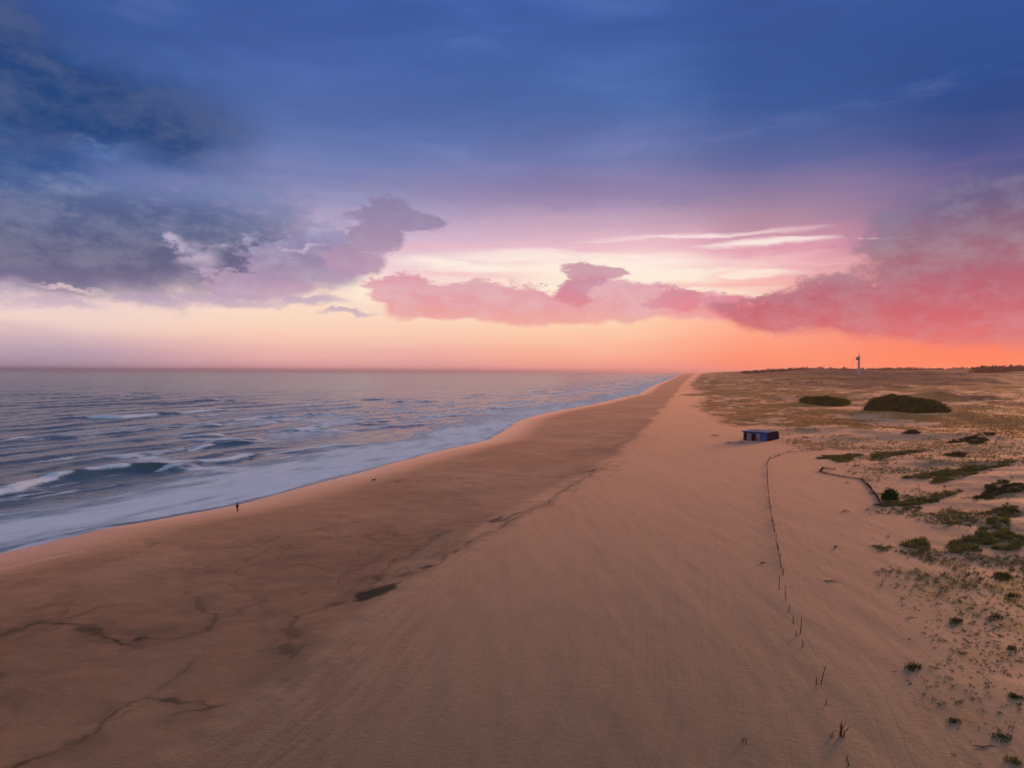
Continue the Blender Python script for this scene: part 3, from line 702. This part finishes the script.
mound(798, 851, 405.5, 42, 5.2, 'flatter olive shrub mound behind and left of the larger mound', 5)
x, y, z = at(890, 500)
t = empty('leafy_bush', (x, y, z), 0, 'bright green leafy bush at the end of the low brushwood fence', 'bush')
V, F = merge([leaves((0, 0, .1), (1.55, 1.3, 2.0), 2600, 4, .35, .15), leaves((-1.0, -.3, .05), (.9, .8, 1.2), 900, 5, .35, .14), leaves((1.0, .2, .05), (.7, .7, 1.4), 800, 8, .35, .14)])
mesh_np('foliage', V, F, M['bright'], t); tr = MB()
for i in range(7):
    a = i*.9; tr.tube([(0, 0, -.2), (math.cos(a)*.4, math.sin(a)*.4, .7), (math.cos(a)*.9, math.sin(a)*.8, 1.5)], [.06, .04, .015], 5)
tr.build('stem', M['bark'], t)

# ------------------------------------------------------------------ fences
def densify(pts, step):
    out = [pts[0]]
    for a, b in zip(pts[:-1], pts[1:]):
        L = math.hypot(b[0]-a[0], b[1]-a[1]); n = max(1, int(L/step))
        for i in range(1, n+1): out.append((a[0]+(b[0]-a[0])*i/n, a[1]+(b[1]-a[1])*i/n))
    return out
def fence(name, pxs, label, post_step, ph, pal_step, palh, palw, matp, seed, wires=(.25, .55), gap=.2, extra='fence'):
    P = [at(a, b)[:2] for a, b in pxs]; rr = random.Random(seed); o = P[0]; oz = H(*o)
    t = empty(name, (o[0], o[1], oz), 0, label, extra); post = None
    PP = densify(P, post_step)[:100]; tops = []
    pm = MB().tube([(0, 0, -.3), (0, 0, ph)], [.05, .045], 6)
    for i, (x, y) in enumerate(PP):
        z = H(x, y)
        if post is None: post = pm.build('post', matp, t); q = post
        else: q = post.copy(); COL.objects.link(q); q.parent = t
        q.location = (x-o[0], y-o[1], z-oz-rr.random()*.15); q.rotation_euler = (rr.gauss(0, .09), rr.gauss(0, .09), rr.random()*3)
    if pal_step:
        m = MB(); Q = densify(P, pal_step)
        for (x, y) in Q:
            if math.sin(x*.31+y*.23+seed) > .75-gap and rr.random() < .8: continue
            z = H(x, y)-oz; h_ = palh*(.55+.6*rr.random())*(.75+.25*math.sin(x*.7+y*.2)); a = rr.gauss(0, .12)*h_; b = rr.gauss(0, .12)*h_
            m.tube([(x-o[0], y-o[1], z-.1), (x-o[0]+a, y-o[1]+b, z+h_)], palw, 4)
        m.build('palings', matp, t)
    for w in wires:
        m = MB(); Q = densify(P, 2.0)[:400]
        m.tube([(x-o[0], y-o[1], H(x, y)-oz+w*ph+.06*math.sin(i*1.7)) for i, (x, y) in enumerate(Q)], .012, 4); m.build('wire', M['wire'], t)
    return t
fence('paling_fence', [(783,576),(780,560),(776,540),(772,520),(769,500),(767.5,480),(767,465),(770,459),(779,456),(790,452.5),(815,451),(850,450),(905,449),(1000,448)],
      'long half-buried paling fence running up the beach and turning right before the blue hut', 3.4, .95, .42, .50, .032, M['wood'], 4, gap=.40)
fence('brushwood_fence', [(835,470),(824,468.5),(820,472),(828,474.5),(845,477.5),(862,480),(870,488),(877,497),(880,503),(889,504)],
      'low dark brushwood fence with a bend leading down to the leafy bush', 3.0, .8, .16, .62, .045, M['wood'], 8, gap=-.3)
fence('post_and_wire_fence', [(915,459),(930,461),(950,462),(975,464),(1000,466),(1030,468)], 'row of tall thin pale posts on the dune at the right edge', 2.1, 2.0, 0, 0, 0, M['palewood'], 12, wires=(.5,))
# loose stakes where the fence is buried
st = [(779,590,14,.05,'thin stake, farthest of the loose stakes at the near end of the paling fence'),
 (786.5,601,15,-.1,'upright stake with a thin partner just nearer than the fence end'),
 (788.5,612,8,.2,'short stub stake between the two stake pairs'),
 (794,624,7,-.15,'short stake left of the tall straight stake'),
 (800.5,634,16,.08,'tall straight stake in the middle of the loose stakes'),
 (797.5,637,6,-.3,'low tilted stub at the foot of the tall straight stake'),
 (803,648,7,0,'short stake alone in the sand gap'),
 (820.5,685,18,.28,'darkest stake leaning right on the lower beach'),
 (817,686,8,-.1,'short stub left of the dark leaning stake'),
 (826,706,6,.1,'small stub below the dark leaning stake'),
 (849.5,768,10,-.3,'stake cut off by the lower edge of the view')]
for i, (px, py, hp, ln, lb) in enumerate(st):
    x, y, z = at(px, min(py, 766)); h = hp*pxm(x, y)*1.02; t = empty('fence_stake', (x, y, z), 0, lb, 'stake', 'loose fence stakes')
    MB().tube([(0, 0, -.25), (ln*h*.5, 0, h*.5), (ln*h, .03, h)], [.035, .032, .024], 6).build('stake', M['wood'], t)
    m = MB().tube([(ln*h*.7, 0, h*.7), (ln*h*.7-.12, -.1, h*.45), (ln*h*.3-.2, -.25, .02)], .009, 4); m.build('wire', M['wire'], t)
def twigs(px, py, hp, label, n, seed, spread=.25):
    x, y, z = at(px, py); h = hp*pxm(x, y); rr = random.Random(seed); m = MB()
    for i in range(n):
        a, b = rr.gauss(0, spread), rr.gauss(0, spread); hh = h*(.4+.6*rr.random()); c, d = rr.gauss(0, .10), rr.gauss(0, .1)
        m.tube([(c, d, -.15), (c+a*.5*hh, d+b*.5*hh, hh*.55), (c+a*hh*1.4, d+b*hh, hh)], [.03, .022, .01], 5)
    o = m.build('dead_twigs', M['wood']); o.location = (x, y, z); tag(o, label, 'twigs', 'dead twigs standing in the near sand')
twigs(842, 737, 18, 'bundle of dead upright twigs at the lower end of the stake line', 9, 3)
twigs(744, 745, 9, 'small forked twig standing alone left of the stake line near the bottom', 4, 5)
twigs(834, 737, 8, 'few short sticks just left of the twig bundle', 4, 9, .5)
def drift(px, py, wpx, label, seed, hh=.12):
    x, y, z = at(px, py); w = wpx*pxm(x, y); rr = random.Random(seed); m = MB()
    pts = [(-w/2+w*i/5, rr.gauss(0, .08), hh*.5+rr.random()*hh) for i in range(6)]; m.tube(pts, [hh*.3, hh*.6, hh*.65, hh*.55, hh*.4, hh*.15], 6)
    for i in range(3):
        c = pts[1+i]; m.tube([c, (c[0]+rr.gauss(0, .2), c[1]+rr.gauss(0, .2), c[2]+hh*rr.random()*2)], [hh*.25, hh*.08], 5)
    o = m.build('driftwood', M['wood']); o.location = (x, y, z); tag(o, label, 'driftwood', 'driftwood lying on the dry sand')
drift(763, 564, 5, 'small dark driftwood piece left of the paling fence on open sand', 1, .12)
drift(832, 582, 14, 'long flat driftwood right of the paling fence on open sand', 2, .08)
drift(836, 548, 4, 'dark driftwood lump between fence and speckled dune, farther one', 3, .15)
drift(846, 512, 9, 'driftwood branch on the sand left of the leafy bush', 4, .14)
drift(958, 703, 9, 'thin crooked branch beside the small dark clump, lower right', 6, .05)
drift(985, 748, 24, 'long twig strand on the sand near the lower right corner', 7, .05)
drift(806, 438, 8, 'flat plank on the sand right of the blue hut', 9, .3)

# ------------------------------------------------------------------ beach hut
def hut():
    fx0, fy0, fz = at(743.5, 440); sc = 1.0
    L, Wd, Ht = 8.8, 10.0, 3.3; fr = R(-42)        # front faces the sea and the viewer, right end wall seen too
    t = empty('beach_hut', (fx0, fy0, fz-.1), fr, 'blue painted beach hut with graffiti on its front and a dark side wall', 'hut')
    blue = simple_mat('blue_paint', (.020, .17, .62), .5, .4, .3, 1.2); navy = simple_mat('navy_paint', (.028, .022, .045), .7, .3, .4, .8)
    mar = simple_mat('maroon_board', (.12, .014, .03), .7, .3, .4, 2); gry = simple_mat('grey_shutter', (.50, .52, .56), .7, .3, .5, 1.6)
    lil = simple_mat('lilac_paint', (.80, .62, .78), .6, .3, .3, 1.5); wht = simple_mat('white_paint', (.70, .68, .70), .6, .3, .15, 2); roofm = simple_mat('roof_felt', (.30, .25, .27), .8, .3, .3, 1)
    dk = simple_mat('near_black', (.012, .008, .010), .8, .2); redp = simple_mat('red_spray', (.35, .03, .04), .6, .3)
    # local axes: x along the front (0 at left), y into the hut
    w = MB().box((L/2, Wd/2, Ht/2), (L, Wd, Ht)); w.build('wall', navy, t)
    rb = MB()
    for i in range(22): rb.box((L+.03, .25+i*Wd/22.4, Ht/2), (.06, .12, Ht-.5))
    rb.build('wall_ribs', navy, t)
    r = MB(); n = 1
    r.box((L/2, Wd/2-.15, Ht+.10), (L+.7, Wd+.9, .14)); rf = r.build('roof', roofm, t)
    MB().box((L/2, -.63, Ht+.02), (L+.74, .05, .34)).build('fascia', blue, rf)
    MB().box((L/2, -.035, Ht-.28), (L-.04, .05, .54)).build('sign_band', blue, t)
    def panel(name, x0, x1, mat, z0=.15, z1=Ht-.58, d=.05):
        return MB().box(((x0+x1)/2, -.003-d/2, (z0+z1)/2), (x1-x0, d, z1-z0)).build(name, mat, t)
    panel('side_board', .05, 1.25, mar)
    sh = panel('shutter', 1.33, 3.15, gry)
    m = MB()
    for i in range(9): m.box((2.24, -.065, .35+i*.25), (1.7, .02, .05))
    m.build('slat', gry, sh)
    MB().box((3.55, -.012, 1.25), (.70, .02, 2.2)).build('doorway', dk, t)  # flat near-black sheet on the solid wall; opening's shade is in its colour
    dr = panel('door', 3.95, 4.75, mar, d=.06); MB().box((4.62, -.09, 1.2), (.05, .05, .18)).build('handle', wht, dr)
    panel('painted_panel', 4.83, 6.15, lil); bp = panel('blue_panel', 6.2, L-.03, blue)
    # sprayed shapes: soft letters-like loops on grey, lilac and blue boards
    g1 = MB(); rr = random.Random(4)
    def curve(cx, cz, sx, sz, ph, k, th, mb, turns=1.6):
        pts = [(cx+sx*math.cos(ph+a*k)*(.7+.3*math.sin(a*2)), -.075, cz+sz*math.sin(ph+a)) for a in np.linspace(0, turns*math.pi, 22)]; mb.tube(pts, th, 5)
    curve(1.9, 1.5, .35, .7, .3, 1, .06, g1); curve(2.6, 1.4, .3, .75, 2.0, 1, .06, g1)
    g1.build('graffiti', wht, t)
    g2 = MB(); curve(5.2, 1.2, .3, .7, 1.0, 1, .07, g2); curve(5.7, .8, .35, .4, .2, 2, .07, g2); g2.build('graffiti', redp, t)
    g3 = MB(); curve(7.1, 1.2, .35, .6, .5, 1, .08, g3); curve(7.9, 1.4, .3, .5, 2.4, 1, .06, g3); g3.build('graffiti', gry, t)
    # near-black board at the back end of the side wall
    MB().box((L+.02, Wd+.5, Ht/2-.2), (.10, 1.0, Ht-.5)).build('rear_board', dk, t)
    for i in range(4): MB().box((.4+i*2.8, -.52, Ht/2-.05), (.10, .10, Ht-.1)).build('porch_post', mar, t)
    MB().box((L/2, -.35, .10), (L+.3, 1.3, .14)).build('porch_floor', M['palewood'], t)
hut()
# litter round the hut
for (px, py, w, lb) in [(736, 443, 16, 'heap of old boards on the sand left of the hut'), (716, 436, 6, 'small dark crate lying on the sand well left of the hut'), (796, 444, 7, 'low board pile right of the hut')]:
    x, y, z = at(px, py); t = MB(); rr = random.Random(int(px)); w_ = w*pxm(x, y)/2
    for i in range(7):
        t.box((rr.uniform(-w_, w_), rr.uniform(-.8, .8), .12+rr.random()*.3), (rr.uniform(.8, 2.0)*min(1, w_), .25, .08), rr.uniform(-.8, .8))
    o = t.build('board_pile', simple_mat('old_boards', (.10, .055, .06), .8, .2)); o.location = (x, y, z); tag(o, lb, 'boards', 'boards lying round the hut')

# ------------------------------------------------------------------ signal tower
def tower():
    Yt = 1420.; Xt = Yt*(858.8-512)/FPX; z0 = H(Xt, Yt); t = empty('signal_tower', (Xt, Yt, z0), 0, 'slender signal tower with a side pod and mast on the skyline', 'tower')
    px = Yt/FPX; d = ray(858.8, 352.3); ztop = CAMH+d.z/d.y*Yt; zt = ztop-z0
    con = simple_mat('tower_concrete', (.80, .66, .68), .8, .3, .2, .3); wh = simple_mat('tower_white', (.66, .58, .58), .7, .3, .1, .3); dkm = simple_mat('tower_pod', (.11, .05, .035), .7, .3)
    n = 16
    def rings(mb, prof): mb.quad_ring([[(math.cos(k*2*math.pi/n)*r, math.sin(k*2*math.pi/n)*r, zz) for k in range(n)] for zz, r in prof])
    m = MB(); rings(m, [(-6, 3.6), (3.2, 3.2), (3.6, 3.2)]); m.build('base', wh, t)
    m = MB(); rings(m, [(3.6, 2.6), (zt-9, 2.1)]); m.build('shaft', con, t)
    m = MB(); rings(m, [(zt-9, 1.9), (zt-8.5, 2.2), (zt-7.6, 2.2), (zt-7.4, 1.2)]); m.build('gallery', con, t)
    m = MB(); rings(m, [(zt-7.4, .75), (zt-3, .6), (zt-2.8, .35), (zt, .25)]); m.build('mast', wh, t)
    pod = MB(); pod.quad_ring([[(-3.6+math.cos(k*2*math.pi/n)*r, math.sin(k*2*math.pi/n)*r, zz) for k in range(n)] for zz, r in [(zt-16, .8), (zt-15.2, 2.1), (zt-13.5, 2.7), (zt-12, 2.7), (zt-10.6, 2.0), (zt-10.2, .7)]])
    pd = pod.build('pod', dkm, t, True); MB().tube([(0, 0, zt-13), (-3, 0, zt-13)], .6, 8).build('bracket', con, pd)
    m = MB()
    for k in range(3): m.tube([(.6*math.cos(k*2.1), .6*math.sin(k*2.1), zt-5), (1.6*math.cos(k*2.1), 1.6*math.sin(k*2.1), zt-4.6)], .12, 5)
    m.build('aerial', con, t)
tower()

# ------------------------------------------------------------------ far woods
def wood(name, pts, hmin, hmax, label, seed, leafn=130):
    r = np.random.RandomState(seed); parts = []
    for (x, y) in pts:
        h = hmin+(hmax-hmin)*r.rand(); z = H(x, y); w = h*(.35+.25*r.rand())
        for q in range(3):
            parts.append(leaves((x+r.randn()*w*.4, y+r.randn()*w*.4, z+h*(.15+.18*q)), (w*(1-.2*q), w*(1-.2*q), h*.38), leafn//3, int(r.randint(1e6)), .3, h*.09))
    V, F = merge(parts); return tag(mesh_np(name, V, F, M['pine']), label, 'wood', kind='stuff')
pts = []
for i in range(420):
    Yw = random.uniform(1500, 1850); px = random.uniform(984, 1075)-20*random.random()**3; pts.append(((px-512)/FPX*Yw, Yw))
wood('pine_wood', pts, 9, 17, 'dark pine wood on the horizon at the right edge', 3)
pts = []
for i in range(1500):
    Yw = random.uniform(2200, 3000); px = random.uniform(742, 1080); pts.append(((px-512)/FPX*Yw, Yw))
wood('distant_wood', pts, 8, 15, 'thin dark line of far woodland along the land horizon', 9, 60)

# ------------------------------------------------------------------ person at the waterline, and a dog farther along
def skin(name, verts, edges, rad, mat, parent=None, sub=2):
    me = bpy.data.meshes.new(name); me.from_pydata(verts, edges, []); me.materials.append(mat); o = link(bpy.data.objects.new(name, me), parent)
    me.skin_vertices.new() if hasattr(me.skin_vertices, 'new') else None
    mo = o.modifiers.new('skin', 'SKIN')
    if not me.skin_vertices: 
        me.skin_vertices.new()
    for i, r_ in enumerate(rad):
        me.skin_vertices[0].data[i].radius = (r_, r_) if not isinstance(r_, tuple) else r_
    me.skin_vertices[0].data[0].use_root = True
    mo.use_smooth_shade = True; s = o.modifiers.new('sub', 'SUBSURF'); s.levels = s.render_levels = sub
    return o
def person():
    x, y, z = at(237.3, 512); t = empty('person', (x, y, z), R(150), 'person in dark clothes walking on the wet sand at the waterline', 'person')
    sk = simple_mat('skin', (.32, .17, .11), .6, .3); dk = simple_mat('dark_jacket', (.030, .022, .030), .8, .2); tr = simple_mat('dark_trousers', (.045, .018, .020), .8, .2); hr = simple_mat('hair', (.03, .02, .015), .7, .2)
    J = {'pel':(0,0,.94),'wai':(0,0,1.08),'che':(0,.02,1.30),'nec':(0,.03,1.48),'hea':(0,.05,1.60),'top':(0,.05,1.70),
     'hl':(-.10,0,.90),'kl':(-.11,.18,.50),'al':(-.11,.10,.08),'tl':(-.12,.26,.04),'hr':(.10,0,.90),'kr':(.11,-.04,.50),'ar':(.11,-.32,.12),'trr':(.12,-.20,.03),
     'sl':(-.19,.02,1.40),'el':(-.25,-.08,1.14),'wl':(-.24,.06,.92),'hdl':(-.23,.10,.82),'sr':(.19,.02,1.40),'er':(.26,.06,1.15),'wr':(.25,.20,.96),'hdr':(.24,.25,.88)}
    def sk_(name, ch, rad, mat, grow=0, par=None):
        ks = []; ed = []
        for a, b in ch:
            for k in (a, b):
                if k not in ks: ks.append(k)
            ed.append((ks.index(a), ks.index(b)))
        return skin(name, [J[k] for k in ks], ed, [rad[k]+grow for k in ks], mat, par)
    rad = dict(pel=.13, wai=.12, che=.15, nec=.055, hea=.095, top=.07, hl=.095, kl=.06, al=.042, tl=.035, hr=.095, kr=.06, ar=.042, trr=.035, sl=.065, el=.045, wl=.03, hdl=.035, sr=.065, er=.045, wr=.03, hdr=.035)
    body = [('pel','wai'),('wai','che'),('che','nec'),('nec','hea'),('hea','top'),('pel','hl'),('hl','kl'),('kl','al'),('al','tl'),('pel','hr'),('hr','kr'),('kr','ar'),('ar','trr'),('che','sl'),('sl','el'),('el','wl'),('wl','hdl'),('che','sr'),('sr','er'),('er','wr'),('wr','hdr')]
    b = sk_('body', body, rad, sk, 0, t)
    sk_('jacket', [('pel','wai'),('wai','che'),('che','sl'),('sl','el'),('el','wl'),('che','sr'),('sr','er'),('er','wr')], rad, dk, .022, t)
    sk_('trousers', [('pel','hl'),('hl','kl'),('kl','al'),('pel','hr'),('hr','kr'),('kr','ar')], rad, tr, .018, t)
    V, F = leaves((0, .03, 1.60), (.105, .12, .15), 500, 3, .85, .03); mesh_np('hair', V, F, hr, t)
person()
def dog():
    x, y, z = at(373.5, 481.8); t = empty('dog', (x, y, z), R(-60), 'small dark dog on the wet sand beyond the walking person', 'dog')
    fur = simple_mat('dark_fur', (.045, .022, .018), .8, .2)
    V = [(0,-.30,.50),(0,0,.50),(0,.28,.52),(0,.42,.68),(0,.52,.76),(0,.66,.72),
         (-.09,.28,.42),(-.09,.25,.22),(-.09,.28,.03),(.09,.28,.42),(.09,.32,.22),(.09,.34,.03),
         (-.09,-.30,.40),(-.09,-.22,.26),(-.09,-.36,.16),(-.09,-.32,.03),(.09,-.30,.40),(.09,-.24,.26),(.09,-.38,.16),(.09,-.34,.03),(0,-.44,.56),(0,-.62,.72)]
    E = [(0,1),(1,2),(2,3),(3,4),(4,5),(2,6),(6,7),(7,8),(2,9),(9,10),(10,11),(0,12),(12,13),(13,14),(14,15),(0,16),(16,17),(17,18),(18,19),(0,20),(20,21)]
    Rr = [.12,.12,.14,.08,.09,.04,.06,.04,.03,.06,.04,.03,.075,.05,.03,.03,.075,.05,.03,.03,.035,.018]
    skin('body', V, E, Rr, fur, t)
    m = MB(); 
    for s in (-1, 1): m.quad_ring([[(s*.05-.02, .49, .82), (s*.05+.02, .49, .82), (s*.05+.02, .53, .82), (s*.05-.02, .53, .82)], [(s*.07-.004, .50, .92), (s*.07+.004, .50, .92), (s*.07+.004, .51, .92), (s*.07-.004, .51, .92)]])
    m.build('ears', fur, t)
dog()
